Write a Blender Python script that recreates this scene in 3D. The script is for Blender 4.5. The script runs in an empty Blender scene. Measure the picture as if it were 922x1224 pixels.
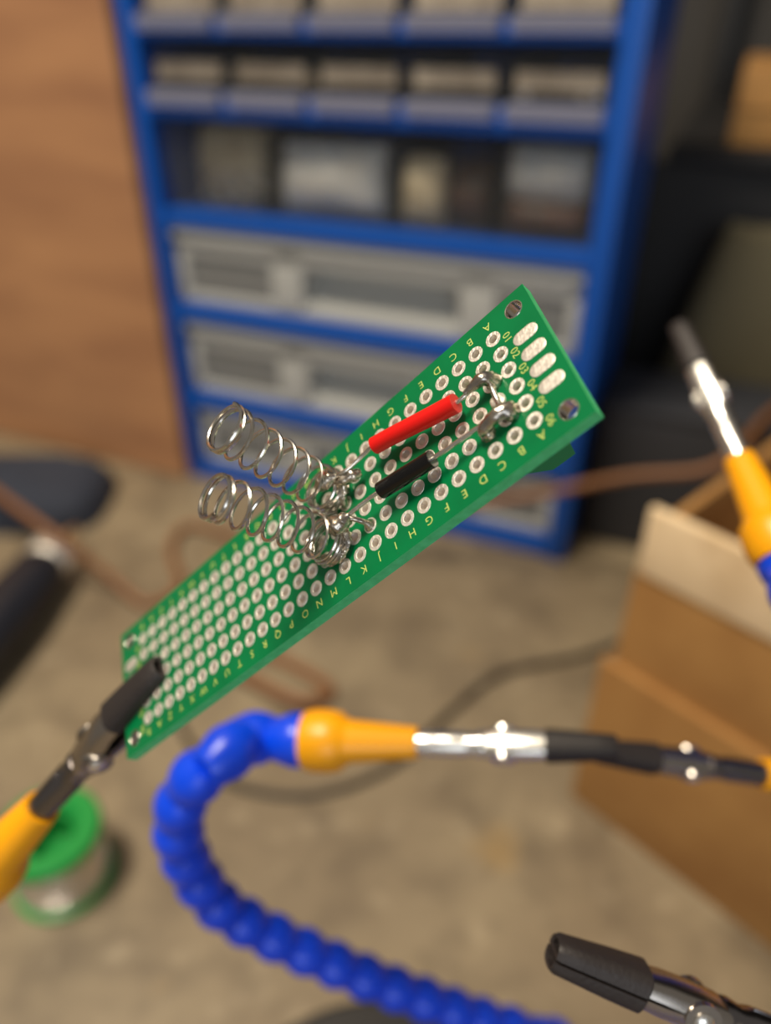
import bpy, bmesh, math, random
from mathutils import Vector, Matrix, noise
from mathutils.geometry import delaunay_2d_cdt

# ------------------------------------------------------------------ scene, camera, light
scene = bpy.context.scene
COL = scene.collection
random.seed(4)
F_PX, CX, CY = 905.0, 461.0, 612.0
CAM_H, PITCH = 0.319, math.radians(33.5)

cam_d = bpy.data.cameras.new('camera')
cam = bpy.data.objects.new('camera', cam_d)
COL.objects.link(cam)
cam.location = (0, 0, CAM_H)
cam.rotation_euler = (math.pi / 2 - PITCH, 0, 0)
cam_d.sensor_fit = 'VERTICAL'
cam_d.sensor_height = 9.2
cam_d.sensor_width = 6.93
cam_d.lens = 9.2 * F_PX / 1224.0
cam_d.clip_start = 0.004
cam_d.clip_end = 20
cam_d.dof.use_dof = True
cam_d.dof.focus_distance = 0.0848
cam_d.dof.aperture_fstop = cam_d.lens / 3.15
scene.camera = cam

world = bpy.data.worlds.new('room_light')
scene.world = world
world.use_nodes = True
bg = world.node_tree.nodes['Background']
bg.inputs[0].default_value = (1.0, 0.90, 0.78, 1)
bg.inputs[1].default_value = 0.20

scene.view_settings.view_transform = 'Standard'
scene.view_settings.look = 'None'
scene.view_settings.gamma = 1
scene.view_settings.use_curve_mapping = False
scene.view_settings.exposure = 0.0


def area(name, loc, target, sx, sy, power, col):
    l = bpy.data.lights.new(name, 'AREA')
    l.shape = 'RECTANGLE'
    l.size, l.size_y, l.energy, l.color = sx, sy, power, col
    o = bpy.data.objects.new(name, l)
    COL.objects.link(o)
    o.location = loc
    o.rotation_euler = (Vector(target) - Vector(loc)).to_track_quat('-Z', 'Y').to_euler()
    return o


area('ceiling_lamp_offscreen', (-0.44, 0.06, 1.50), (0.0, 0.16, 0.1), 0.50, 0.22, 27, (1.0, 0.87, 0.69))
area('window_behind_offscreen', (0.15, -1.7, 0.75), (0.0, 0.3, 0.15), 1.1, 0.9, 10, (0.86, 0.93, 1.0))

# ------------------------------------------------------------------ helpers
RT = Vector((1, 0, 0))
UP = Vector((0, math.sin(PITCH), math.cos(PITCH)))
FW = Vector((0, math.cos(PITCH), -math.sin(PITCH)))


def at(x, y, d):
    """point seen in direction (x, y) of the frame, d metres deep in the room"""
    return Vector((0, 0, CAM_H)) + (RT * ((x - CX) / F_PX) - UP * ((y - CY) / F_PX) + FW) * d


def on_z(x, y, z=0.0):
    r = RT * ((x - CX) / F_PX) - UP * ((y - CY) / F_PX) + FW
    return Vector((0, 0, CAM_H)) + r * ((z - CAM_H) / r.z)


def srgb(r, g, b):
    f = lambda c: (c / 255) / 12.92 if c / 255 <= 0.04045 else ((c / 255 + 0.055) / 1.055) ** 2.4
    return (f(r), f(g), f(b), 1)


def mat(name, col, rough=0.5, metal=0.0, col2=None, scale=50.0, detail=4, bump=0.0, coat=0.0,
        trans=0.0, sub=0.0, ramp=(0.35, 0.65), spec=0.5, bscale=None):
    m = bpy.data.materials.new(name)
    m.use_nodes = True
    nt = m.node_tree
    b = nt.nodes['Principled BSDF']
    b.inputs['Base Color'].default_value = col
    b.inputs['Roughness'].default_value = rough
    b.inputs['Metallic'].default_value = metal
    b.inputs['Coat Weight'].default_value = coat
    b.inputs['Coat Roughness'].default_value = 0.15
    b.inputs['Specular IOR Level'].default_value = spec
    if sub:
        b.inputs['Subsurface Weight'].default_value = sub
        b.inputs['Subsurface Radius'].default_value = (0.002, 0.002, 0.002)
        b.inputs['Subsurface Scale'].default_value = 0.3
    if col2 or bump:
        tc = nt.nodes.new('ShaderNodeTexCoord')
        nz = nt.nodes.new('ShaderNodeTexNoise')
        nz.inputs['Scale'].default_value = scale
        nz.inputs['Detail'].default_value = detail
        nt.links.new(tc.outputs['Object'], nz.inputs['Vector'])
        if col2:
            cr = nt.nodes.new('ShaderNodeValToRGB')
            cr.color_ramp.elements[0].position, cr.color_ramp.elements[1].position = ramp
            cr.color_ramp.elements[0].color, cr.color_ramp.elements[1].color = col, col2
            nt.links.new(nz.outputs['Fac'], cr.inputs['Fac'])
            nt.links.new(cr.outputs['Color'], b.inputs['Base Color'])
        if bump:
            n2 = nz
            if bscale:
                n2 = nt.nodes.new('ShaderNodeTexNoise')
                n2.inputs['Scale'].default_value = bscale
                n2.inputs['Detail'].default_value = detail
                nt.links.new(tc.outputs['Object'], n2.inputs['Vector'])
            bp = nt.nodes.new('ShaderNodeBump')
            bp.inputs['Strength'].default_value = bump
            bp.inputs['Distance'].default_value = 0.001
            nt.links.new(n2.outputs['Fac'], bp.inputs['Height'])
            nt.links.new(bp.outputs['Normal'], b.inputs['Normal'])
    if trans:
        t = nt.nodes.new('ShaderNodeBsdfTransparent')
        mx = nt.nodes.new('ShaderNodeMixShader')
        mx.inputs[0].default_value = trans
        nt.links.new(b.outputs[0], mx.inputs[1])
        nt.links.new(t.outputs[0], mx.inputs[2])
        nt.links.new(mx.outputs[0], nt.nodes['Material Output'].inputs[0])
    return m


class MB:
    """collects shapes; build() links them as ONE mesh object"""

    def __init__(self):
        self.v, self.f, self.mi = [], [], []

    def add(self, vs, fs, mi=0):
        o = len(self.v)
        self.v += [Vector(p) for p in vs]
        self.f += [tuple(i + o for i in q) for q in fs]
        self.mi += [mi] * len(fs)
        return self

    def box(self, lo, hi, bev=0.0, mi=0, M=None):
        bm = bmesh.new()
        bmesh.ops.create_cube(bm, size=1)
        c = [(a + b) / 2 for a, b in zip(lo, hi)]
        s = [abs(b - a) for a, b in zip(lo, hi)]
        for v in bm.verts:
            v.co = Vector((c[0] + v.co.x * s[0], c[1] + v.co.y * s[1], c[2] + v.co.z * s[2]))
        if bev:
            bmesh.ops.bevel(bm, geom=list(bm.edges), offset=min(bev, min(s) * 0.45), segments=2,
                            affect='EDGES', profile=0.6)
        bm.verts.index_update()
        vs = [(M @ v.co) if M else v.co.copy() for v in bm.verts]
        self.add(vs, [[v.index for v in f.verts] for f in bm.faces], mi)
        bm.free()
        return self

    def loft(self, rings, cap=True, mi=0):
        n = len(rings[0])
        vs = [p for r in rings for p in r]
        fs = []
        for i in range(len(rings) - 1):
            for j in range(n):
                k = (j + 1) % n
                fs.append((i * n + j, i * n + k, (i + 1) * n + k, (i + 1) * n + j))
        if cap:
            fs.append(tuple(reversed(range(n))))
            fs.append(tuple(range((len(rings) - 1) * n, len(rings) * n)))
        return self.add(vs, fs, mi)

    def tube(self, pts, rad, n=10, cap=True, mi=0, jit=0.0, flat=1.0):
        pts = [Vector(p) for p in pts]
        if not hasattr(rad, '__len__'):
            rad = [rad] * len(pts)
        rings = []
        t = (pts[1] - pts[0]).normalized()
        a = Vector((0, 0, 1)) if abs(t.z) < 0.9 else Vector((1, 0, 0))
        u = (a - t * a.dot(t)).normalized()
        for i, p in enumerate(pts):
            t = (pts[min(i + 1, len(pts) - 1)] - pts[max(i - 1, 0)]).normalized()
            u = (u - t * u.dot(t)).normalized()
            w = t.cross(u)
            ring = []
            for k in range(n):
                an = 2 * math.pi * k / n
                d = u * math.cos(an) * flat + w * math.sin(an)
                r = rad[i]
                if jit:
                    q = (p + d * r) * (1.6 / max(rad))
                    r *= 1 + jit * noise.noise(q)
                ring.append(p + d * r)
            rings.append(ring)
        return self.loft(rings, cap, mi)

    def lathe(self, prof, n=24, M=None, mi=0, cap=True):
        """prof: (x along axis, radius); axis is local X"""
        rings = []
        for x, r in prof:
            ring = [Vector((x, r * math.cos(2 * math.pi * k / n), r * math.sin(2 * math.pi * k / n))) for k in range(n)]
            rings.append([M @ p for p in ring] if M else ring)
        return self.loft(rings, cap, mi)

    def build(self, name, mats, parent=None, smooth=True, angle=40):
        me = bpy.data.meshes.new(name)
        me.from_pydata([tuple(p) for p in self.v], [], self.f)
        if not isinstance(mats, (list, tuple)):
            mats = [mats]
        for m in mats:
            me.materials.append(m)
        bm = bmesh.new()
        bm.from_mesh(me)
        bm.faces.ensure_lookup_table()
        for i, f in enumerate(bm.faces):
            f.material_index = self.mi[i]
        bmesh.ops.recalc_face_normals(bm, faces=bm.faces)
        if smooth:
            for f in bm.faces:
                f.smooth = True
            for e in bm.edges:
                if len(e.link_faces) == 2 and e.calc_face_angle(0) > math.radians(angle):
                    e.smooth = False
        bm.to_mesh(me)
        bm.free()
        o = bpy.data.objects.new(name, me)
        COL.objects.link(o)
        if parent:
            o.parent = parent
        return o


def link_copy(src, parent=None, name=None):
    o = src.copy()
    if name:
        o.name = name
    COL.objects.link(o)
    o.parent = parent
    return o


def tag(o, label, cat=None, group=None, kind=None):
    o['label'] = label
    if cat:
        o['category'] = cat
    if group:
        o['group'] = group
    if kind:
        o['kind'] = kind
    return o


def empty(name, M=None):
    o = bpy.data.objects.new(name, None)
    o.empty_display_size = 0.01
    COL.objects.link(o)
    if M is not None:
        o.matrix_world = M
    return o


def frame(x, up, loc):
    """matrix with local X along x, local Z close to up"""
    x = Vector(x).normalized()
    z = Vector(up)
    z = (z - x * z.dot(x)).normalized()
    y = z.cross(x)
    M = Matrix((x, y, z)).transposed().to_4x4()
    M.translation = Vector(loc)
    return M


def spline(pts, seg=8):
    pts = [Vector(p) for p in pts]
    P = [pts[0] * 2 - pts[1]] + pts + [pts[-1] * 2 - pts[-2]]
    out = []
    for i in range(1, len(P) - 2):
        a, b, c, d = P[i - 1], P[i], P[i + 1], P[i + 2]
        for k in range(seg):
            t = k / seg
            out.append(0.5 * ((2 * b) + (c - a) * t + (2 * a - 5 * b + 4 * c - d) * t * t + (3 * b - a - 3 * c + d) * t ** 3))
    out.append(pts[-1])
    return out


# ------------------------------------------------------------------ materials
M_MASK = mat('green_solder_mask', srgb(0, 102, 56), 0.3, spec=0.3, col2=srgb(0, 114, 63), scale=160, ramp=(.3, .75))
M_FR4 = mat('green_board_edge', srgb(84, 206, 136), 0.5, col2=srgb(70, 190, 120), scale=900)
M_TIN = mat('tinned_copper', (0.92, 0.88, 0.80, 1), 0.42, 0.75, bump=0.25, scale=2500)
M_SILK = mat('yellow_print', srgb(186, 200, 104), 0.6)
M_PAD = mat('tinned_edge_pad', (0.84, 0.79, 0.71, 1), 0.5, 0.7, col2=(0.66, 0.62, 0.56, 1), scale=1600, bump=0.15)
M_STEEL = mat('spring_steel', (0.62, 0.59, 0.54, 1), 0.2, 1.0)
M_LEAD = mat('tinned_lead', (0.70, 0.66, 0.60, 1), 0.26, 1.0)
M_SOLDER = mat('solder', (0.34, 0.32, 0.30, 1), 0.27, 1.0, col2=(0.60, 0.52, 0.41, 1), scale=700, bump=0.2)
M_REDTUBE = mat('red_tube', srgb(214, 14, 8), 0.38)
M_BLKTUBE = mat('black_tube', srgb(9, 9, 10), 0.22)
M_TERM = mat('terminal_green', srgb(10, 120, 68), 0.4)
M_RUBBER = mat('black_rubber', srgb(36, 31, 31), 0.55, bump=0.15, scale=1500)
M_NICKEL = mat('nickel_steel', (0.42, 0.39, 0.36, 1), 0.26, 1.0)
M_BRIGHT = mat('bright_nickel', (0.86, 0.84, 0.79, 1), 0.27, 1.0)
M_GUN = mat('dark_nickel', (0.22, 0.21, 0.22, 1), 0.22, 1.0)
M_YELLOW = mat('yellow_plastic', srgb(238, 164, 2), 0.38, sub=0.1)
M_BLUEP = mat('blue_plastic', srgb(4, 68, 226), 0.33)
M_CABBLUE = mat('cabinet_blue', srgb(0, 76, 168), 0.4)
M_CLEAR = mat('clear_plastic', srgb(96, 98, 98), 0.25, trans=0.86)
M_LIP = mat('drawer_lip_plastic', srgb(150, 152, 172), 0.3, trans=0.5)
M_DRAWER = mat('grey_drawer_plastic', srgb(176, 178, 176), 0.35)
M_DPANEL = mat('grey_drawer_panel', srgb(128, 130, 130), 0.3, trans=0.2)
M_CARD = mat('label_card', srgb(172, 160, 142), 0.7, col2=srgb(140, 128, 112), scale=60)
M_WHITE = mat('white_packet', srgb(228, 226, 218), 0.45, col2=srgb(200, 204, 206), scale=60)
M_CREAM = mat('cream_packet', srgb(214, 200, 168), 0.55, col2=srgb(180, 164, 134), scale=90)
M_BROWNC = mat('brown_parts', srgb(96, 62, 46), 0.5, col2=srgb(50, 40, 36), scale=120)
M_CARDB = mat('cardboard', srgb(166, 123, 68), 0.75, col2=srgb(150, 107, 56), scale=26, bump=0.05)
M_TAPE = mat('pale_cardboard', srgb(236, 210, 170), 0.65, col2=srgb(206, 176, 134), scale=34, ramp=(.45, .7))
M_CORD = mat('brown_cord', srgb(126, 84, 50), 0.5)
M_BLKCORD = mat('black_cord', srgb(40, 34, 30), 0.5)
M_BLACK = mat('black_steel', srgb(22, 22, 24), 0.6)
M_CASE = mat('charcoal_case', srgb(48, 50, 56), 0.6)
M_NAVY = mat('navy_fabric', srgb(40, 46, 60), 0.85, bump=0.3, scale=220)
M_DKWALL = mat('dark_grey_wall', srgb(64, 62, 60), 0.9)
M_OLIVE = mat('olive_fabric', srgb(92, 86, 66), 0.9)
M_SPOOL = mat('green_spool', srgb(22, 142, 62), 0.35, sub=0.1)
M_HANDLE = mat('iron_handle', srgb(30, 32, 40), 0.4)
M_BRASS = mat('brass', (0.75, 0.58, 0.34, 1), 0.3, 1.0)
M_BASE = mat('black_base', srgb(22, 20, 20), 0.5)


def bench_material():
    m = mat('worn_benchtop', srgb(132, 116, 90), 0.55)
    nt = m.node_tree
    b = nt.nodes['Principled BSDF']
    tc = nt.nodes.new('ShaderNodeTexCoord')
    cols = None
    prev = None
    for sc, lo, hi, c, st in ((9, .42, .66, srgb(148, 134, 108), .8), (26, .48, .7, srgb(88, 76, 60), .7),
                              (55, .58, .72, srgb(172, 158, 132), .5), (14, .63, .74, srgb(164, 132, 74), .7),
                              (120, .5, .8, srgb(96, 84, 66), .4)):
        nz = nt.nodes.new('ShaderNodeTexNoise')
        nz.inputs['Scale'].default_value = sc
        nz.inputs['Detail'].default_value = 5
        mp = nt.nodes.new('ShaderNodeMapping')
        mp.inputs['Location'].default_value = (sc * .37, sc * .11, 0)
        nt.links.new(tc.outputs['Object'], mp.inputs[0])
        nt.links.new(mp.outputs[0], nz.inputs['Vector'])
        mr = nt.nodes.new('ShaderNodeMapRange')
        mr.inputs['From Min'].default_value = lo
        mr.inputs['From Max'].default_value = hi
        mr.inputs['To Max'].default_value = st
        nt.links.new(nz.outputs['Fac'], mr.inputs['Value'])
        mx = nt.nodes.new('ShaderNodeMix')
        mx.data_type = 'RGBA'
        nt.links.new(mr.outputs[0], mx.inputs[0])
        if prev:
            nt.links.new(prev, mx.inputs[6])
        else:
            mx.inputs[6].default_value = srgb(124, 110, 88)
        mx.inputs[7].default_value = c
        prev = mx.outputs[2]
    nt.links.new(prev, b.inputs['Base Color'])
    return m


def ply_material():
    m = mat('plywood', srgb(168, 112, 66), 0.5)
    nt = m.node_tree
    b = nt.nodes['Principled BSDF']
    tc = nt.nodes.new('ShaderNodeTexCoord')
    mp = nt.nodes.new('ShaderNodeMapping')
    mp.inputs['Scale'].default_value = (1.2, 1, 5)
    nt.links.new(tc.outputs['Object'], mp.inputs[0])
    nz = nt.nodes.new('ShaderNodeTexNoise')
    nz.inputs['Scale'].default_value = 5
    nz.inputs['Detail'].default_value = 6
    nz.inputs['Distortion'].default_value = 0.6
    nt.links.new(mp.outputs[0], nz.inputs['Vector'])
    cr = nt.nodes.new('ShaderNodeValToRGB')
    cr.color_ramp.elements[0].position, cr.color_ramp.elements[1].position = .3, .7
    cr.color_ramp.elements[0].color = srgb(150, 106, 76)
    cr.color_ramp.elements[1].color = srgb(182, 134, 94)
    nt.links.new(nz.outputs['Fac'], cr.inputs['Fac'])
    nt.links.new(cr.outputs['Color'], b.inputs['Base Color'])
    return m


# ------------------------------------------------------------------ the setting
YAW = math.radians(-22.8)
O = Vector((-0.018, 0.478, 0))
EX = Vector((math.cos(YAW), math.sin(YAW), 0))
BK = Vector((-math.sin(YAW), math.cos(YAW), 0))
M_CAB = frame(EX, (0, 0, 1), O)          # local x along the cabinet front, y into it, z up

bench = MB().box((-1.2, -0.6, -0.04), (1.2, 1.3, 0)).build('workbench_top', bench_material(), smooth=False)
tag(bench, 'worn mottled tan workbench top under the cabinet', kind='structure')
ply = MB().box((-1.3, -0.007, 0), (-0.1545, 0.012, 0.95), 0.002).build('wall_left', ply_material(), smooth=False)
ply.matrix_world = M_CAB
tag(ply, 'upright brown plywood sheet beside the blue cabinet', kind='structure')
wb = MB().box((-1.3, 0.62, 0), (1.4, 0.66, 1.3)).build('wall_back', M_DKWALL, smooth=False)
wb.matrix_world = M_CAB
tag(wb, 'dark grey wall behind the cabinet and the rack', kind='structure')


# ------------------------------------------------------------------ cabinet with drawers
W2, DEP, TOP = 0.153, 0.14, 0.405
cab = empty('drawer_cabinet', M_CAB)
tag(cab, 'blue drawer cabinet with clear small drawers above wide grey ones', 'cabinet')
for s in (-1, 1):
    a, b = sorted((s * W2, s * (W2 - 0.0085)))
    p = MB().box((a, 0, 0), (b, DEP, TOP), 0.0015)
    a, b = sorted((s * W2, s * (W2 - (0.011 if s < 0 else 0.013))))
    p.box((a, -0.001, 0), (b, 0.007, TOP), 0.0015)
    p.build('side_panel', M_CABBLUE, cab)
MB().box((-W2 + .008, DEP - .004, 0.005), (W2 - .008, DEP - .0005, TOP - .005)).build('back_panel', M_CABBLUE, cab, False)
SHELF = [(0.0, 0.0145), (0.064, 0.0765), (0.1325, 0.145), (0.198, 0.2085), (0.264, 0.2765), (0.306, 0.3155), (0.349, 0.359), (0.392, 0.405)]
for z0, z1 in SHELF:
    s = MB().box((-W2 + .009, 0.0005, z0), (W2 - .009, 0.006, z1), 0.0018)
    s.box((-W2 + .009, 0.005, z1 - .003), (W2 - .009, DEP - .003, z1), 0.0005)
    s.build('shelf', M_CABBLUE, cab)

IN = W2 - 0.0125


def wide_drawer(z0, z1):
    """full-width grey drawer: rails, two recessed label panels, a central handle opening"""
    h = z1 - z0
    y = 0.006
    d = MB()
    d.box((-IN, y, z1 - h * .36), (IN, y + .004, z1 - .001), .0012)               # top rail
    d.box((-IN, y - .003, z1 - h * .16), (IN, y + .001, z1 - .003), .0012)         # lip
    d.box((-IN, y, z0 + .001), (IN, y + .004, z0 + h * .14), .0012)               # bottom rail
    for x0, x1 in ((-IN, -IN + .008), (-.066, -.043), (.066, .089), (IN - .008, IN)):
        d.box((x0, y, z0 + .002), (x1, y + .004, z1 - .002), .0012)
    d.box((-IN, y + .004, z0 + .001), (-IN + .002, DEP - .006, z1 - .006))
    d.box((IN - .002, y + .004, z0 + .001), (IN, DEP - .006, z1 - .006))
    d.box((-IN, y + .004, z0 + .001), (IN, DEP - .006, z0 + .003))
    d.box((-IN, DEP - .008, z0 + .001), (IN, DEP - .006, z1 - .006))
    dr = d.build('drawer', M_DRAWER, cab)
    dr['label'] = 'wide grey plastic drawer with a central hand grip'
    for x0, x1 in ((-IN + .006, -.064), (.087, IN - .006)):
        MB().box((x0, y + .0025, z0 + h * .12), (x1, y + .0045, z1 - h * .34), .0005).build('label_panel', M_DPANEL, dr)
    g = MB()
    ZT, ZB = z1 - h * .35, z0 + h * .13
    n = 8
    ring = []
    for k in range(n + 1):                                                          # scooped hollow behind the opening
        a = math.pi / 2 * k / n
        ring.append((y + .004 + .022 * math.cos(a), ZT - (ZT - ZB) * math.sin(a)))
    vs = [(x, yy, zz) for x in (-.044, .067) for yy, zz in ring]
    g.add(vs, [(k, k + 1, n + 2 + k, n + 1 + k) for k in range(n)])
    g.box((-.045, y + .004, ZB), (-.043, y + .026, ZT))
    g.box((.066, y + .004, ZB), (.068, y + .026, ZT))
    g.box((-.045, y + .003, ZT), (.068, y + .027, ZT + .002))
    g.build('hand_grip', M_DRAWER, dr)
    return dr


for i in range(3):
    wide_drawer(SHELF[i][1], SHELF[i + 1][0])


def small_drawer(x0, x1, z0, z1, lab, labz):
    y = 0.007
    t = .0016
    x0 += .0012
    x1 -= .0012
    zt = z1 - .003
    d = MB()
    d.box((x0, y, z0 + .001), (x1, y + t, zt), .0004)
    d.box((x0, y, z0 + .001), (x0 + t, DEP - .01, zt - .003))
    d.box((x1 - t, y, z0 + .001), (x1, DEP - .01, zt - .003))
    d.box((x0, y, z0 + .001), (x1, DEP - .01, z0 + .0025))
    dr = d.build('drawer', M_CLEAR, cab)
    dr['label'] = 'small clear plastic drawer'
    cx = (x0 + x1) / 2
    hw = (x1 - x0) * .47
    if lab:
        MB().box((cx - hw, y - .0125, z0 - .0055), (cx + hw, y - .0075, z0 + .0022), .0008).box((cx - hw, y - .010, z0 + .001), (cx + hw, y + .0005, z0 + .0026), .0004).build('pull_lip', M_LIP, dr)
    if lab:
        MB().box((x0 + .004, y - .0006, labz[0]), (x1 - .004, y + .0002, labz[1])).build('label_card', lab, dr, False)
    return dr


C5 = [-IN, -.0835, -.0275, .0285, .0845, IN]
for k in range(5):
    small_drawer(C5[k], C5[k + 1], .2765, .306, M_CARD, (.2845, .2935))
    small_drawer(C5[k], C5[k + 1], .3155, .349, M_CARD, (.3195, .3285))
    small_drawer(C5[k], C5[k + 1], .359, .392, M_CARD, (.366, .376))
C4 = [-IN, -.066, .018, .082, IN]
for k in range(4):
    small_drawer(C4[k], C4[k + 1], .2085, .264, None, None)


def packet(x0, x1, y0, y1, z0, z1, m, label, cat='packet', seed=0, group=None):
    """a pillow-shaped bag standing in a drawer"""
    n = 10
    rings = []
    for i in range(n + 1):
        u = i / n
        prof = max(0.06, math.sin(math.pi * min(max(u, .02), .98)) ** .5)
        ring = []
        for k in range(16):
            a = 2 * math.pi * k / 16
            ca, sa = math.cos(a), math.sin(a)
            x = (x0 + x1) / 2 + (x1 - x0) / 2 * abs(ca) ** .5 * (1 if ca > 0 else -1)
            y = (y0 + y1) / 2 + (y1 - y0) / 2 * prof * sa
            q = Vector((x * 60 + seed, y * 60, u * 3 + seed))
            ring.append(Vector((x, y + .003 * noise.noise(q), z0 + (z1 - z0) * u + .002 * noise.noise(q * 1.7))))
        rings.append(ring)
    o = MB().loft(rings).build('component_packet', m)
    o.matrix_world = M_CAB
    return tag(o, label, cat, group)


packet(-.060, .012, .0092, .040, .2122, .252, M_WHITE, 'white packet filling the second drawer of the four-drawer row', seed=3)
packet(-.134, -.074, .024, .06, .2122, .256, M_CREAM, 'tan packet behind silver rings in the four-drawer row', seed=5)
packet(.024, .050, .0092, .030, .2122, .248, M_CREAM, 'narrow cream packet in the third drawer of the four-drawer row', seed=8)
packet(.052, .078, .012, .045, .2122, .246, M_BROWNC, 'dark brown packet in the third drawer of the four-drawer row', seed=9)
packet(.086, .134, .0095, .040, .228, .257, M_WHITE, 'pale packet lying on brown parts in the last drawer', seed=12)
packet(.086, .134, .0095, .036, .2122, .230, M_BROWNC, 'brown parts bag at the bottom of the last drawer', seed=15)
packet(-.018, .022, .012, .040, .2802, .288, M_BROWNC, 'brown parts bag in the middle drawer of the five-drawer row', seed=18)
packet(-.038, -.030, .012, .018, .2802, .289, M_BRASS, 'small yellow part in the second drawer of the five-drawer row', 'part', seed=20)
for i, (x, z) in enumerate(((-.104, .0095), (-.094, .009), (-.083, .0095))):           # shiny rings
    pts = [(x, .022 + .003 * i + .002 * math.sin(a * .5), .2122 + z + z * math.sin(a)) for a in (0,)]
    ring = [Vector((x + z * math.cos(a), .0105 + .003 * i, .2121 + z + .001 + z * math.sin(a))) for a in [2 * math.pi * k / 24 for k in range(25)]]
    o = MB().tube(ring, .0011, 8).build('split_ring', M_BRIGHT)
    o.matrix_world = M_CAB
    tag(o, 'small shiny metal ring in the first drawer of the four-drawer row', 'ring', 'metal rings in a drawer')
for i, (x, z) in enumerate(((.094, .283), (.113, .2865), (.126, .2838), (.133, .2832))):
    o = MB().lathe([(-.003, .0005), (-.0028, .003), (0, .0036), (.0028, .003), (.003, .0005)], 12).build('metal_stud', M_BRIGHT)
    o.matrix_world = M_CAB @ Matrix.Translation((x, .0112, z)) @ Matrix.Rotation(i * .7, 4, 'Z')
    tag(o, 'shiny round metal stud in the last drawer of the five-drawer row', 'stud', 'metal studs in a drawer')


# ------------------------------------------------------------------ dark things right of the cabinet
case = empty('equipment_case', M_CAB)
tag(case, 'charcoal equipment case on the bench right of the cabinet', 'case')
MB().box((.157, .035, 0), (.62, .108, .100), .004).build('case_body', M_CASE, case)
MB().box((.157, .035, .100), (.62, .108, .106), .002).build('case_top', M_CASE, case)
rack = empty('added_shade_rack', M_CAB)  # rack is added so the space right of the cabinet stays dark
tag(rack, 'black open rack added to shade the space behind the cabinet', 'rack')
MB().box((.158, .13, .52), (.95, .60, .54), .002).build('shade_rack_shelf', M_BLACK, rack)  # upper board out of frame, added to block the ceiling lamp
MB().box((.158, .19, .228), (.95, .60, .238), .002).build('shade_rack_shelf', M_BLACK, rack)
MB().box((.120, .20, 0), (.95, .204, .228)).build('added_dark_panel', M_BLACK, rack, False)  # dark sheet added to hide the lit bench beyond the case
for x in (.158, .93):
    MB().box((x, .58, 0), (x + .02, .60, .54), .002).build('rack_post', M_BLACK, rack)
c = MB()
c.box((.196, .21, .2385), (.42, .40, .288), .002)
c.box((.196, .2085, .262), (.42, .2105, .264))
o = c.build('storage_carton', M_CARDB, None)
o.matrix_world = M_CAB
tag(o, 'brown carton in shade on the black rack', 'carton')
rings = []
for i in range(7):
    u = i / 6
    r = .11 * (1 - .45 * u ** 2)
    rings.append([Vector((.245 + r * .6 * math.cos(a), .154 + r * .32 * math.sin(a) + .008 * noise.noise(Vector((a, u * 3, 2))), .0 + .195 * u + .01 * noise.noise(Vector((a * 2, u, 7))) * (u > 0))) for a in [2 * math.pi * k / 20 for k in range(20)]])
o = MB().loft(rings).build('cloth_bag', M_OLIVE)
o.matrix_world = M_CAB
tag(o, 'olive cloth bag standing behind the equipment case', 'bag')

# ------------------------------------------------------------------ cardboard box
A = Vector((.0935, .232, 0))
DX = Vector((.674, -.738, 0)).normalized()
M_BOX = frame(DX, (0, 0, 1), A)          # x along the visible front, y into the box, z up
carton = empty('cardboard_box', M_BOX)
tag(carton, 'brown cardboard box with a pale top flap right of the circuit board', 'box')
L_, D_, H_, T_ = .26, .20, .14, .004
MB().box((.002, .002, 0), (L_, T_ + .002, H_), .0008).build('front_wall', M_CARDB, carton)
MB().box((.002, D_ - T_, 0), (L_, D_, H_), .0008).build('back_wall', M_CARDB, carton)
for x in (.002, L_ - T_):
    MB().box((x, T_ + .002, 0), (x + T_, D_ - T_, H_), .0008).build('side_wall', M_CARDB, carton)
MB().box((.004, .004, .001), (L_ - .004, D_ - .004, .005)).build('box_bottom', M_CARDB, carton, False)
MB().box((-.002, -.0025, 0), (L_ + .002, .002, .0915), .0012).build('outer_tray_wall', M_CARDB, carton)
R = Matrix.Translation((0, .005, H_ - .001)) @ Matrix.Rotation(math.radians(1), 4, 'X')
MB().box((.003, -.004, 0), (L_, 0, .0295), .0012, M=R).build('top_flap', M_TAPE, carton)
R = Matrix.Translation((.004, 0, H_ - .001)) @ Matrix.Rotation(math.radians(8), 4, 'Y')
MB().box((0, .01, 0), (.004, D_ - .01, .026), .0012, M=R).build('top_flap', M_CARDB, carton)
R = Matrix.Translation((0, D_, H_)) @ Matrix.Rotation(math.radians(62), 4, 'X')
MB().box((.004, -.002, -.001), (L_ - .004, .055, .003), .0012, M=R).build('top_flap', M_CARDB, carton)

# ------------------------------------------------------------------ things lying on the bench
def cable(name, pts, r, m, label, cat='cable'):
    o = MB().tube(spline(pts, 10), r, 10).build(name, m)
    return tag(o, label, cat)


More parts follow.
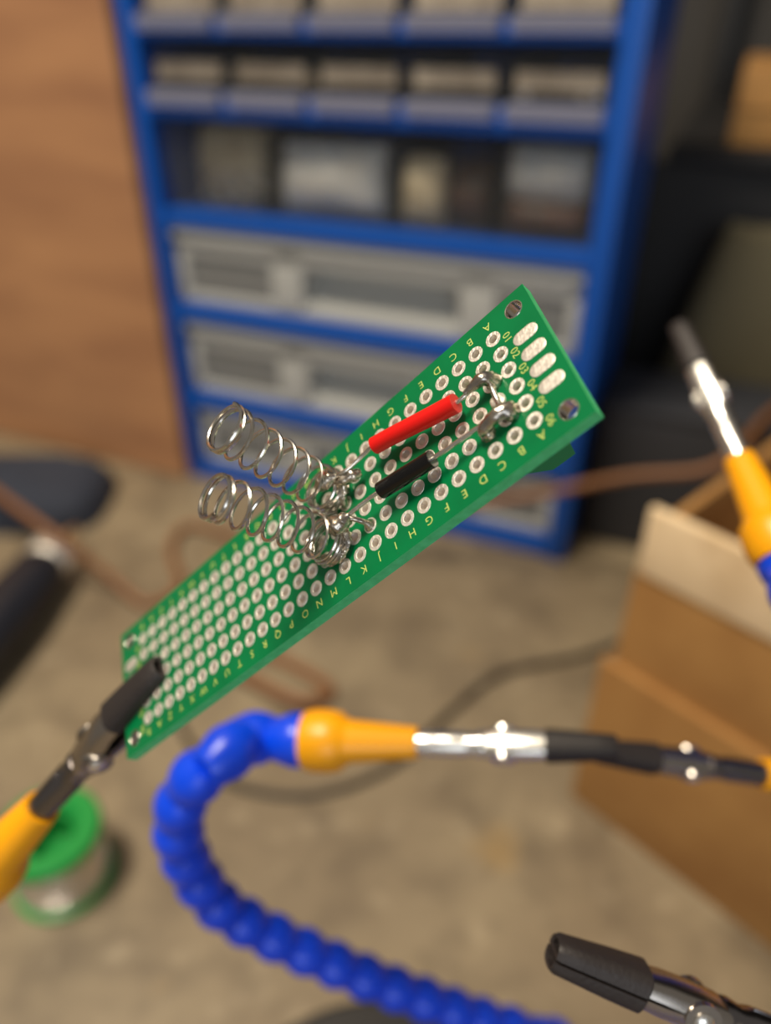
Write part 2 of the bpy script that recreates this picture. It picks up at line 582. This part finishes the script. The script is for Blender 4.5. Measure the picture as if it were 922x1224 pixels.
Z = .003
cable('power_cable', [on_z(-60, 548, .047), on_z(0, 592, .046), on_z(58, 634, .044), on_z(130, 688, .014), on_z(175, 722, Z),
                      on_z(215, 700, Z), on_z(205, 655, Z), on_z(228, 628, Z + .001), on_z(290, 645, Z + .001),
                      on_z(360, 665, Z), on_z(440, 645, .015), on_z(545, 607, .05), on_z(640, 592, .066), on_z(750, 570, .09),
                      on_z(840, 562, .102), on_z(885, 535, .114), on_z(915, 500, .111), on_z(950, 475, .1105)],
      .003, M_CORD, 'long brown power cable looping across the bench in front of the cabinet')
cable('power_cable', [on_z(250, 760, Z), on_z(300, 775, Z), on_z(350, 795, Z), on_z(395, 825, Z), on_z(360, 838, Z + .004), on_z(300, 812, Z + .004),
                     on_z(262, 790, Z + .004)], .0032, M_CORD, 'short loop of brown cable lying on the bench under the circuit board')
cable('black_cable', [on_z(200, 830, .002), on_z(225, 885, .002), on_z(275, 935, .002), on_z(370, 950, .002), on_z(470, 915, .002), on_z(540, 850, .002),
                      on_z(600, 805, .002), on_z(690, 785, .002), on_z(760, 760, .002), on_z(800, 740, .002)],
      .0018, M_BLKCORD, 'thin dark cable curving over the bench behind the yellow nozzle')

# navy pouch
cen = O + EX * -.262 + BK * -.094
rings = []
for i in range(9):
    u = i / 8
    ring = []
    for k in range(28):
        a = 2 * math.pi * k / 28
        r = (1 - u ** 2.6) ** .5 if u < 1 else .05
        ca, sa = math.cos(a), math.sin(a)
        sx = abs(ca) ** .5 * (1 if ca > 0 else -1)
        sy = abs(sa) ** .5 * (1 if sa > 0 else -1)
        q = Vector((ca * 1.4, sa * 1.4, u * 2))
        ring.append(cen + Vector((.088 * r * sx * (1 + .1 * noise.noise(q)), .042 * r * sy, .036 * u + (.004 * noise.noise(q * 2) if u > 0 else 0))))
    rings.append(ring)
o = MB().loft(rings).build('fabric_pouch', M_NAVY)
tag(o, 'dark navy fabric pouch on the bench against the plywood', 'pouch')

# soldering iron lying on the bench
a, b = on_z(-25, 772, .0195), on_z(72, 654, .0195)
iron = empty('soldering_iron', frame(b - a, (0, 0, 1), a))
tag(iron, 'black-handled soldering iron with a shiny collar on the bench', 'soldering iron')
L = (b - a).length
MB().lathe([(-.05, .010), (-.045, .016), (0, .018), (L * .3, .019), (L * .6, .017), (L * .72, .0165), (L * .78, .0135)], 24).build('handle', M_HANDLE, iron)
MB().lathe([(L * .77, .0125), (L * .80, .0150), (L * .96, .0145), (L, .008)], 24).build('collar', M_TIN, iron)
MB().lathe([(L, .0035), (L + .008, .0035), (L + .010, .0045), (L + .016, .0042), (L + .024, .001)], 16).build('tip', M_BRASS, iron)

# solder spool
sp = empty('solder_spool', Matrix.Translation(on_z(79, 1046, 0)) @ Matrix.Rotation(.3, 4, 'Z'))
tag(sp, 'green plastic spool of silver solder wire standing on the bench', 'spool')
RY = Matrix.Rotation(-math.pi / 2, 4, 'Y')      # lathe X axis -> world Z
MB().lathe([(0, .006), (0, .0205), (.0006, .0215), (.0022, .0215), (.0028, .0205), (.0028, .006)], 40, RY, cap=False).build('flange', M_SPOOL, sp)
MB().lathe([(.029, .0098), (.029, .0205), (.0298, .0216), (.033, .0216), (.0345, .0205), (.0345, .0135), (.033, .0118), (.0165, .0098), (.0155, .0095), (.0155, .0002)], 40, RY, cap=False).build('flange', M_SPOOL, sp)
wire = []
turns, zz = 13, .0035
for k in range(turns * 24 + 1):
    a_ = 2 * math.pi * k / 24
    rr = .0186 + .0004 * noise.noise(Vector((k * .05, 0, 0)))
    wire.append((rr * math.cos(a_), rr * math.sin(a_), zz + (.0255 * k / (turns * 24))))
MB().tube(wire, .00098, 6).build('solder_wire', M_BRIGHT, sp)
MB().lathe([(.003, .0182), (.029, .0182)], 40, RY, cap=False).build('wire_core', M_BRIGHT, sp)

# ------------------------------------------------------------------ circuit board
MMS = .001
BX, BY, BZ = Vector((-.7042, .0631, -.7072)), Vector((.2441, -.9138, -.3246)), Vector((-.6667, -.4012, .6281))
M_BRD = Matrix((BX, BY, BZ)).transposed().to_4x4()
M_BRD.translation = Vector((-.01075, .0764, .26253))
brd = empty('circuit_board', M_BRD)
tag(brd, 'green perforated prototype circuit board with two springs and red and black tubes', 'circuit board')
TH = 1.6
HOLES = [((c_ - 13.5) * 2.54, (r_ - 2.5) * 2.54, .56) for c_ in range(28) for r_ in range(6)]
MOUNT = [(sx * 37.8, sy * 7.85, 1.05) for sx in (-1, 1) for sy in (-1, 1)]


def board_mesh():
    vs, edges, loops = [], [], []
    outline = [(-40, -10), (40, -10), (40, 10), (-40, 10)]

    def loop(pts):
        o = len(vs)
        vs.extend(Vector(p) for p in pts)
        ids = list(range(o, o + len(pts)))
        edges.extend((ids[i], ids[(i + 1) % len(ids)]) for i in range(len(ids)))
        loops.append(ids)
    loop(outline)
    allh = HOLES + MOUNT
    for x, y, r in allh:
        n = 12 if r < .8 else 20
        loop([(x + r * math.cos(2 * math.pi * k / n), y + r * math.sin(2 * math.pi * k / n)) for k in range(n)])
    v2, e2, f2, _, _, _ = delaunay_2d_cdt(vs, edges, [], 0, 1e-5)
    keep = []
    for f in f2:
        cx = sum(v2[i][0] for i in f) / len(f)
        cy = sum(v2[i][1] for i in f) / len(f)
        inside = False
        for x, y, r in allh:
            if (cx - x) ** 2 + (cy - y) ** 2 < (r * .98) ** 2:
                # a thin triangle between two rim points still counts as hole
                inside = True
                break
        if not inside:
            keep.append(tuple(f))
    n = len(v2)
    m = MB()
    vv = [(p[0] * MMS, p[1] * MMS, 0) for p in v2] + [(p[0] * MMS, p[1] * MMS, -TH * MMS) for p in v2]
    m.add(vv, keep, 0)
    m.add([], [])
    m.f += [tuple(reversed([i + n for i in f])) for f in keep]
    m.mi += [0] * len(keep)
    cnt = {}
    for f in keep:
        for i in range(3):
            e = (f[i], f[(i + 1) % 3])
            k = tuple(sorted(e))
            cnt[k] = cnt.get(k, 0) + 1
    for (a_, b_), c_ in cnt.items():
        if c_ == 1:
            m.f.append((a_, b_, b_ + n, a_ + n))
            m.mi.append(1)
    return m


board_mesh().build('board', [M_MASK, M_FR4], brd, smooth=False)


def pad_mesh(r0, r1, n):
    """plated ring on both faces with the barrel through the hole"""
    prof = [(r1, .002), (r1 - .04, .045), (r0 + .06, .05), (r0, .0), (r0, -TH), (r0 + .06, -TH - .05), (r1 - .04, -TH - .045), (r1, -TH - .002)]
    vs, fs = [], []
    for r, z in prof:
        vs += [(r * math.cos(2 * math.pi * k / n) * MMS, r * math.sin(2 * math.pi * k / n) * MMS, z * MMS) for k in range(n)]
    for i in range(len(prof) - 1):
        for k in range(n):
            j = (k + 1) % n
            fs.append((i * n + k, i * n + j, (i + 1) * n + j, (i + 1) * n + k))
    m = MB().add(vs, fs)
    m.mi[3 * n:4 * n] = [1] * n
    return m


first = None
for x, y, r in HOLES:
    if first is None:
        first = o = pad_mesh(.52, .97, 16).build('solder_pad', [M_TIN, M_TIN], brd)
    else:
        o = link_copy(first, brd)
    o.location = (x * MMS, y * MMS, 0)
first = None
for x, y, r in MOUNT:
    if first is None:
        first = o = pad_mesh(1.0, 1.14, 24).build('mounting_hole', [M_LEAD, M_LEAD], brd)
    else:
        o = link_copy(first, brd)
    o.location = (x * MMS, y * MMS, 0)
first = None
for sx in (-1, 1):
    for k in range(4):
        if first is None:
            m = MB()
            pr = [(1.56 - .84 + .84 * math.cos(a), .84 * math.sin(a)) for a in [math.pi * (i / 8 - .5) for i in range(9)]]
            pr += [(-x, -y) for x, y in pr]
            m.loft([[Vector((x * q * MMS, y * q * MMS, z * MMS)) for x, y in pr] for q, z in ((1, .0), (1, .04), (.96, .06), (.7, .065))])
            first = o = m.build('edge_pad', M_PAD, brd)
        else:
            o = link_copy(first, brd)
        o.location = (sx * 37.65 * MMS, (k - 1.5) * 2.5 * MMS, 0)

# lettering printed on the board
_cache = {}


def glyph(ch, size):
    if (ch, size) not in _cache:
        cu = bpy.data.curves.new('t', 'FONT')
        cu.body = ch
        cu.size = size
        cu.align_x = 'CENTER'
        cu.align_y = 'CENTER'
        cu.resolution_u = 3
        cu.offset = -size * .007
        ob = bpy.data.objects.new('t', cu)
        COL.objects.link(ob)
        bpy.context.view_layer.update()
        me = bpy.data.meshes.new_from_object(ob.evaluated_get(bpy.context.evaluated_depsgraph_get()))
        _cache[(ch, size)] = ([v.co.copy() for v in me.vertices], [tuple(p.vertices) for p in me.polygons])
        bpy.data.objects.remove(ob)
        bpy.data.curves.remove(cu)
        bpy.data.meshes.remove(me)
    return _cache[(ch, size)]


def put(m, ch, size, x, y, rot):
    vs, fs = glyph(ch, size)
    cr, sr = math.cos(rot), math.sin(rot)
    m.add([((x + (v.x * cr - v.y * sr)) * MMS, (y + (v.x * sr + v.y * cr)) * MMS, .02 * MMS) for v in vs], fs)


letters = 'ABCDEFGHIJKLMNOPQRSTUVWXYZAB'
for yy in (-8.4, 8.4):
    m = MB()
    for i, ch in enumerate(letters):
        put(m, ch, 1.45, (i - 13.5) * 2.54, yy, 0)
    m.build('printed_lettering', M_SILK, brd, False)['label'] = 'yellow printed letters A to Z along the board edge'
for xx in (-35.75, 35.75):
    m = MB()
    for r_ in range(6):
        put(m, '%02d' % (r_ + 1), 1.35, xx, (r_ - 2.5) * 2.54 + 1.2, math.pi / 2)
    m.build('printed_numbers', M_SILK, brd, False)['label'] = 'yellow printed row numbers 01 to 06'


def bt(name, pts, rad, m, n=10, sm=6, jit=0.0, flat=1.0, label=None, rseg=None):
    """tube in board millimetres"""
    P = [Vector(p) * MMS for p in pts]
    Q = spline(P, sm) if sm else P
    if hasattr(rad, '__len__'):
        rr = []
        k = len(rad)
        for i in range(len(Q)):
            t = i / (len(Q) - 1) * (k - 1)
            j = min(int(t), k - 2)
            rr.append((rad[j] + (rad[j + 1] - rad[j]) * (t - j)) * MMS)
    else:
        rr = rad * MMS
    o = MB().tube(Q, rr, n, jit=jit, flat=flat).build(name, m, brd)
    if label:
        o['label'] = label
    return o


# terminal block soldered on the underside
m = MB()
prof = [(-35.2, -1.6), (-35.0, -5.2), (-34.0, -8.8), (-31.0, -8.8), (-28.6, -6.2), (-28.2, -1.6)]
m.loft([[Vector((x, y, z)) * MMS for x, z in prof] for y in (-3.8, 6.4)])
m.build('terminal_block', M_TERM, brd, smooth=False)['label'] = 'green screw terminal block on the underside'

# red wire: joint, lead, tube, lead, blob
bt('lead', [(-31.9, -1.2, .2), (-31.8, -1.3, 1.2), (-30.4, -.95, 1.7), (-28.1, -.6, 1.95), (-24, -1.6, 2.05), (-19, -3.0, 2.15), (-16.5, -3.65, 2.1), (-14.8, -3.6, 2.1), (-13.4, -3.3, 2.3), (-12.0, -2.9, 2.7), (-10.4, -3.1, 2.9)], .27, M_LEAD)
bt('red_tube', [(-28.15, -.5, 2.05), (-25.5, -1.2, 2.05), (-22, -2.15, 2.1), (-19, -3.0, 2.1), (-16.7, -3.55, 2.1)], [1.12, 1.08, 1.06, 1.04, 1.06], M_REDTUBE, 20, label='bright red heat-shrink tube')
bt('solder_joint', [(-32.35, -1.15, .05), (-32.3, -1.1, 1.0), (-31.9, -1.0, 1.75), (-31.1, -.95, 1.9), (-30.1, -.85, 2.0), (-29.4, -.7, 2.1)], [1.0, .85, .8, .62, .42, .25], M_SOLDER, 14, jit=.15)
# black wire
bt('lead', [(-32.0, 3.9, .2), (-31.7, 3.95, 1.2), (-29.5, 3.8, 1.5), (-22.85, 3.6, 2.05), (-15.5, 2.5, 2.05), (-11.5, 2.7, 2.5), (-9.6, 2.9, 2.7)], .27, M_LEAD)
bt('black_tube', [(-23.1, 3.62, 2.05), (-19.5, 3.1, 2.08), (-15.6, 2.5, 2.05)], 1.02, M_BLKTUBE, 20, label='short black heat-shrink tube')
bt('solder_joint', [(-32.6, 3.8, .05), (-32.4, 3.85, 1.0), (-31.7, 4.0, 1.45), (-30.6, 4.05, 1.45), (-29.4, 4.2, 1.2), (-28.8, 4.3, .8)], [1.1, 1.0, .85, .75, .7, .3], M_SOLDER, 14, jit=.15)
bt('solder_joint', [(-29.25, 4.0, -.05), (-29.25, 4.05, .6), (-29.25, 4.1, 1.1)], [1.0, .8, .45], M_SOLDER, 14, jit=.12)
bt('jumper_lead', [(-32.1, -.9, .9), (-32.05, .5, .9), (-32.0, 2.0, .8), (-32.1, 3.4, .9)], [.3, .34, .34, .4], M_LEAD)
bt('solder_joint', [(-31.75, 1.27, -.05), (-31.75, 1.27, .25), (-31.8, 1.25, .42)], [1.0, .85, .4], M_TIN, 14, jit=.05)


# springs
def spring(base, tip, r, wire, name_label, base_turns, seed, r1=None):
    base, tip = Vector(base), Vector(tip)
    ax = (tip - base)
    Ls = ax.length
    ax.normalize()
    u = (Vector((1, 0, 0)) - ax * ax.x).normalized()
    w = ax.cross(u)
    # height along the axis per turn: tight coils at foot and tip, open between
    segs = [(base_turns, .55), (6.5, None), (1.9, .6)]
    used = sum(t * p for t, p in segs if p)
    pitch = (Ls - used) / 6.5
    pts = []
    h = 0.0
    a = seed
    N = 28
    for t, p in segs:
        p = p or pitch
        for k in range(int(t * N)):
            q = h / Ls
            rr = r + ((r1 or r) - r) * q
            sway = Vector((math.sin(q * 3 + seed), math.cos(q * 2.2 + seed), 0)) * .12
            if h < 1.4:
                rr *= 1 + .1 * math.sin(a * .9 + seed)
            pts.append(base + ax * (h + .1 * noise.noise(Vector((a * .4, seed, 0)))) + sway + u * rr * math.cos(a) + w * rr * math.sin(a))
            a += 2 * math.pi / N
            h += p / N
    o = MB().tube([p * MMS for p in pts], wire * MMS, 7).build('spring', M_STEEL, brd)
    o['label'] = name_label
    return o


spring((-7.7, -3.7, .5), (-9.1, -4.6, 18.1), 2.6, .23, 'steel coil spring below the red tube', 3.2, .5, 2.75)
spring((-6.1, 3.0, .5), (-5.2, 2.2, 17.6), 2.55, .23, 'steel coil spring below the black tube', 3.6, 2.0, 2.5)
# blobs of solder that tie the springs to the leads
bt('solder_blob', [(-7.7, -3.0, 3.2), (-8.8, -3.2, 3.3), (-9.9, -3.2, 3.2), (-10.8, -3.1, 2.9)], [.4, 1.0, .9, .35], M_SOLDER, 14, jit=.3)
bt('solder_blob', [(-9.6, -2.4, 2.2), (-10.8, -2.5, 2.1), (-12.2, -2.6, 1.6), (-13.1, -2.6, 1.1)], [.4, .7, .85, .4], M_SOLDER, 14, jit=.25)
bt('solder_blob', [(-11.0, -3.0, 2.0), (-10.2, -2.0, 1.4), (-9.2, -1.3, .8), (-8.89, -1.27, .1)], [.35, .5, .6, .8], M_SOLDER, 12, jit=.3)
bt('solder_blob', [(-7.6, 2.6, 1.6), (-8.4, 2.8, 2.4), (-9.3, 3.0, 2.7), (-10.3, 3.0, 2.75), (-11.0, 3.05, 2.8)], [.5, 1.25, 1.35, .9, .3], M_SOLDER, 14, jit=.28)
bt('lead', [(-8.8, 2.2, 2.4), (-9.8, 2.6, 3.1), (-11.0, 3.4, 2.2), (-11.5, 3.8, .9), (-11.43, 3.81, .1)], [.3, .32, .32, .35, .8], M_SOLDER)
bt('solder_blob', [(-4.6, 5.2, .6), (-6.2, 5.5, .7), (-7.6, 5.1, .8), (-8.5, 4.2, .9), (-8.7, 3.2, 1.4)], [.35, .5, .5, .5, .6], M_SOLDER, 12, jit=.3)
bt('solder_blob', [(-3.81, 3.81, -.05), (-3.9, 4.3, .5), (-4.4, 4.9, .8)], [.85, .6, .35], M_SOLDER, 12, jit=.2)
bt('solder_blob', [(-6.2, -1.27, -.05), (-6.8, -1.4, .6), (-7.6, -1.5, 1.1)], [.85, .6, .35], M_SOLDER, 12, jit=.2)

# ------------------------------------------------------------------ helping-hand arms with clips
NOZ = [(0, .0010), (0, .0029), (-.0003, .0030), (-.0131, .0041), (-.0141, .0046), (-.0152, .0056), (-.0175, .0060), (-.0205, .0060), (-.0224, .0054)]
SEG = [(-.0060, .0033), (-.0052, .0036), (-.0042, .0043), (-.0025, .0050), (-.0008, .0053), (.0010, .0051), (.0028, .0045), (.0042, .0041), (.0050, .0036)]
_seg = None


def half(x, w, h, side, n=8, z0=0.0):
    """half-ellipse section across the clip at x; side +1 upper jaw, -1 lower jaw"""
    out = []
    for k in range(n + 1):
        c_, s_ = math.cos(math.pi * k / n), math.sin(math.pi * k / n)
        out.append(Vector((x, w * math.copysign(abs(c_) ** .65, c_), side * (z0 + h * abs(s_) ** .65))))
    return out


def make_clip(parent, M, gap=.0004, open_=0.0, bright=M_NICKEL, barrel=M_GUN):
    """clip along local +X: crimp barrel at the nozzle, pivot, two jaws with rubber sleeves; M to world, parent is the arm"""
    def b(mb, name, m, angle=40):
        mb.v = [M @ p for p in mb.v]
        return mb.build(name, m, parent, angle=angle)
    k = MB().lathe([(-.003, .0023), (.0085, .0024), (.0100, .0021), (.0118, .0025), (.0126, .0024)], 18)
    k.box((.002, -.0002, .0022), (.0085, .0002, .0026), .0001)
    b(k, 'clip_barrel', barrel)
    for side in (1, -1):
        g = gap / 2
        t = open_
        j = MB()
        st = [(.0105, .0022, .0016, 0), (.0135, .0026, .0022, .0), (.0165, .0027, .0024, .0), (.021, .0026, .0022, g), (.0255, .0023, .0018, g), (.0335, .0017, .0012, g)]
        j.loft([half(x, w, h, side, 8, z) for x, w, h, z in st])
        for yy in (-.0027, .0020):                                    # pivot ears of the jaw
            pts = []
            for q in range(14):
                a = 2 * math.pi * q / 14
                pts.append((.0160 + .0024 * math.cos(a), .0002 * side + .0022 * math.sin(a)))
            off = .0002 if side > 0 else -.0002
            j.loft([[Vector((x, y, z)) for x, z in pts] for y in (yy + off, yy + .0007 + off)])
        b(j, 'clip_jaw', bright)
        s = MB()
        st = [(.0235, .0026, .0024), (.0238, .00285, .00265), (.028, .0026, .0025), (.0325, .0023, .0022), (.0356, .0021, .0020), (.0362, .0018, .0017)]
        rings = [half(x, w, h, side, 10, g) for x, w, h in st]
        rings += [half(.0360, .0012, .0011, side, 10, g + .0003), half(.0335, .0011, .0010, side, 10, g + .0003)]
        s.loft(rings)
        b(s, 'jaw_sleeve', M_RUBBER)
    sc = MB()
    for s in (-1, 1):
        y0 = s * .0027
        prof = [(0, .0013), (.0004, .0013), (.0007, .0009), (.0008, .0002)]
        sc.lathe(prof, 14, Matrix.Translation((.0160, y0, 0)) @ Matrix.Rotation(s * math.pi / 2, 4, 'Z'))
    sc.lathe([(-.0034, .0009), (.0034, .0009)], 10, Matrix.Translation((.0160, 0, 0)) @ Matrix.Rotation(math.pi / 2, 4, 'Z'))
    b(sc, 'pivot_screw', M_BRIGHT)
    cs = MB()
    pts = [Vector((.0160 + .0019 * math.cos(a), -.0022 + .0044 * a / (10 * math.pi), .0019 * math.sin(a))) for a in [10 * math.pi * q / 90 for q in range(91)]]
    cs.tube(pts, .00033, 6)
    b(cs, 'clip_spring', M_BRIGHT)


def make_arm(label, nozzle_end, axis, up, path, clip_args=None, gap=.0004):
    """arm: clip and yellow nozzle at nozzle_end pointing along axis; blue segments follow path down to the base"""
    global _seg
    root = empty('helping_hand_arm')
    tag(root, label, 'clamp arm')
    M = frame(axis, up, nozzle_end)
    nz = MB().lathe(NOZ, 28, M)
    nz.build('nozzle', M_YELLOW, root)
    make_clip(root, M, gap=gap, **(clip_args or {}))
    start = M @ Vector((-.0245, 0, 0))
    lead = M @ Vector((-.034, 0, 0))
    pts = spline([start, lead] + [Vector(p) for p in path], 24)
    pitch, acc = .0092, 0.0
    prev = pts[0]
    place = [(pts[0], (pts[1] - pts[0]).normalized())]
    for i in range(1, len(pts)):
        d = (pts[i] - prev).length
        dirn = (pts[i] - prev).normalized() if d > 1e-9 else Vector((0, 0, -1))
        while acc + d >= pitch:
            q = pitch - acc
            prev = prev + dirn * q
            d -= q
            acc = 0
            place.append((prev.copy(), dirn.copy()))
        acc += d
        prev = pts[i]
    for p, dv in place:
        if _seg is None:
            o = MB().lathe(SEG, 24).build('segment', M_BLUEP, root)
            _seg = o
        else:
            o = link_copy(_seg, root)
        o.matrix_local = frame(dv, (.3, .5, .81), p)
    return root


BASE_C = Vector((.0, .062, 0))
base = empty('clamp_base', Matrix.Translation(BASE_C))
tag(base, 'black round base of the helping-hand stand on the bench', 'stand base')
MB().lathe([(0, .072), (.001, .0735), (.011, .0735), (.014, .071), (.0145, .05), (.0145, .001)], 56, RY).build('base_plate', M_BASE, base)
SOCK = [Vector((.045 * math.cos(a), .045 * math.sin(a), 0)) for a in (math.radians(x) for x in (200, 285, 20, 330, 250))]
for s in SOCK:
    MB().lathe([(.0140, .0085), (.022, .0085), (.024, .006)], 20, Matrix.Translation(s) @ RY).build('arm_socket', M_YELLOW, base)


def sock(i, h=.026):
    return BASE_C + SOCK[i] + Vector((0, 0, h))


# arm that grips the circuit board
tipb, nozb = Vector((29.7, .75, -.8)), Vector((64.9, 6.85, -.8))
dirb = (tipb - nozb).normalized()
nozb = tipb - dirb * 36.2
nozw = M_BRD @ (nozb * MMS)
tipw = M_BRD @ (tipb * MMS)
axb = tipw - nozw
bk = -axb.normalized()
make_arm('helping-hand arm whose black-sleeved clip grips the end of the green circuit board', nozw, axb, BZ,
         [nozw + bk * .055 + Vector((-.01, -.005, -.008)), nozw + bk * .08 + Vector((-.01, -.03, -.03)), Vector((-.11, .0, .12)), Vector((-.085, .02, .07)), sock(0, .06), sock(0)], gap=.0017)

# arm with the blue gooseneck in view
a, b = at(500, 888, .143), at(715, 893, .136)
make_arm('blue segmented gooseneck arm with a yellow nozzle and bright clip in front of the bench', a, b - a, Vector((-.1, -.33, .93)),
         [at(268, 903, .142), at(226, 940, .146), at(213, 985, .152), at(226, 1032, .160), at(258, 1078, .168), at(300, 1106, .174),
          at(340, 1126, .178), at(385, 1146, .182), at(430, 1165, .186), at(480, 1184, .190), at(532, 1203, .194), at(585, 1221, .198),
          at(640, 1240, .202), at(690, 1275, .206), Vector((.066, .030, .085)), sock(1, .06) + Vector((.005, -.004, 0)), sock(1)],
         dict(bright=M_BRIGHT, barrel=M_BRIGHT))

# clip that meets it from the right
a, b = at(911, 925, .151), at(652, 889, .1425)
e = (a - b).normalized()
make_arm('clip with dark barrel meeting the gooseneck clip tip in front of the cardboard box', a, b - a, Vector((-.1, -.33, .93)),
         [Vector((.118, .084, .178)), Vector((.126, .060, .150)), Vector((.115, .036, .100)), Vector((.085, .030, .055)), sock(3)],
         dict(bright=M_NICKEL, barrel=M_GUN))

# clip standing up beside the black case
a, b = at(884, 548, .150), at(813, 393, .168)
e = (a - b).normalized()
make_arm('upright clip on a yellow nozzle standing before the charcoal equipment case', a, b - a, -RT * .55 + UP * .35 - FW * .7,
         [Vector((.112, .118, .178)), Vector((.142, .115, .148)), Vector((.165, .092, .100)), Vector((.148, .072, .052)), Vector((.105, .074, .032)), sock(2, .022) + Vector((.018, 0, 0)), sock(2, .018)],
         dict(bright=M_BRIGHT, barrel=M_BRIGHT))

# loose clip near the base
a, b = at(960, 1250, .099), at(660, 1135, .097)
b = a + (b - a).normalized() * .0362
a = a + (at(660, 1137, .097) - b)
e = (a - at(660, 1137, .097)).normalized()
make_arm('empty dark clip with closed black rubber jaws hanging above the bare bench', a, -e, UP * .96 - FW * .1 - RT * .1,
         [a + e * .045 + Vector((.002, -.002, -.008)), a + e * .06 + Vector((.004, -.012, -.03)), Vector((.07, -.045, .15)), Vector((.03, -.04, .08)), sock(4, .06), sock(4)],
         dict(bright=M_NICKEL, barrel=M_GUN))
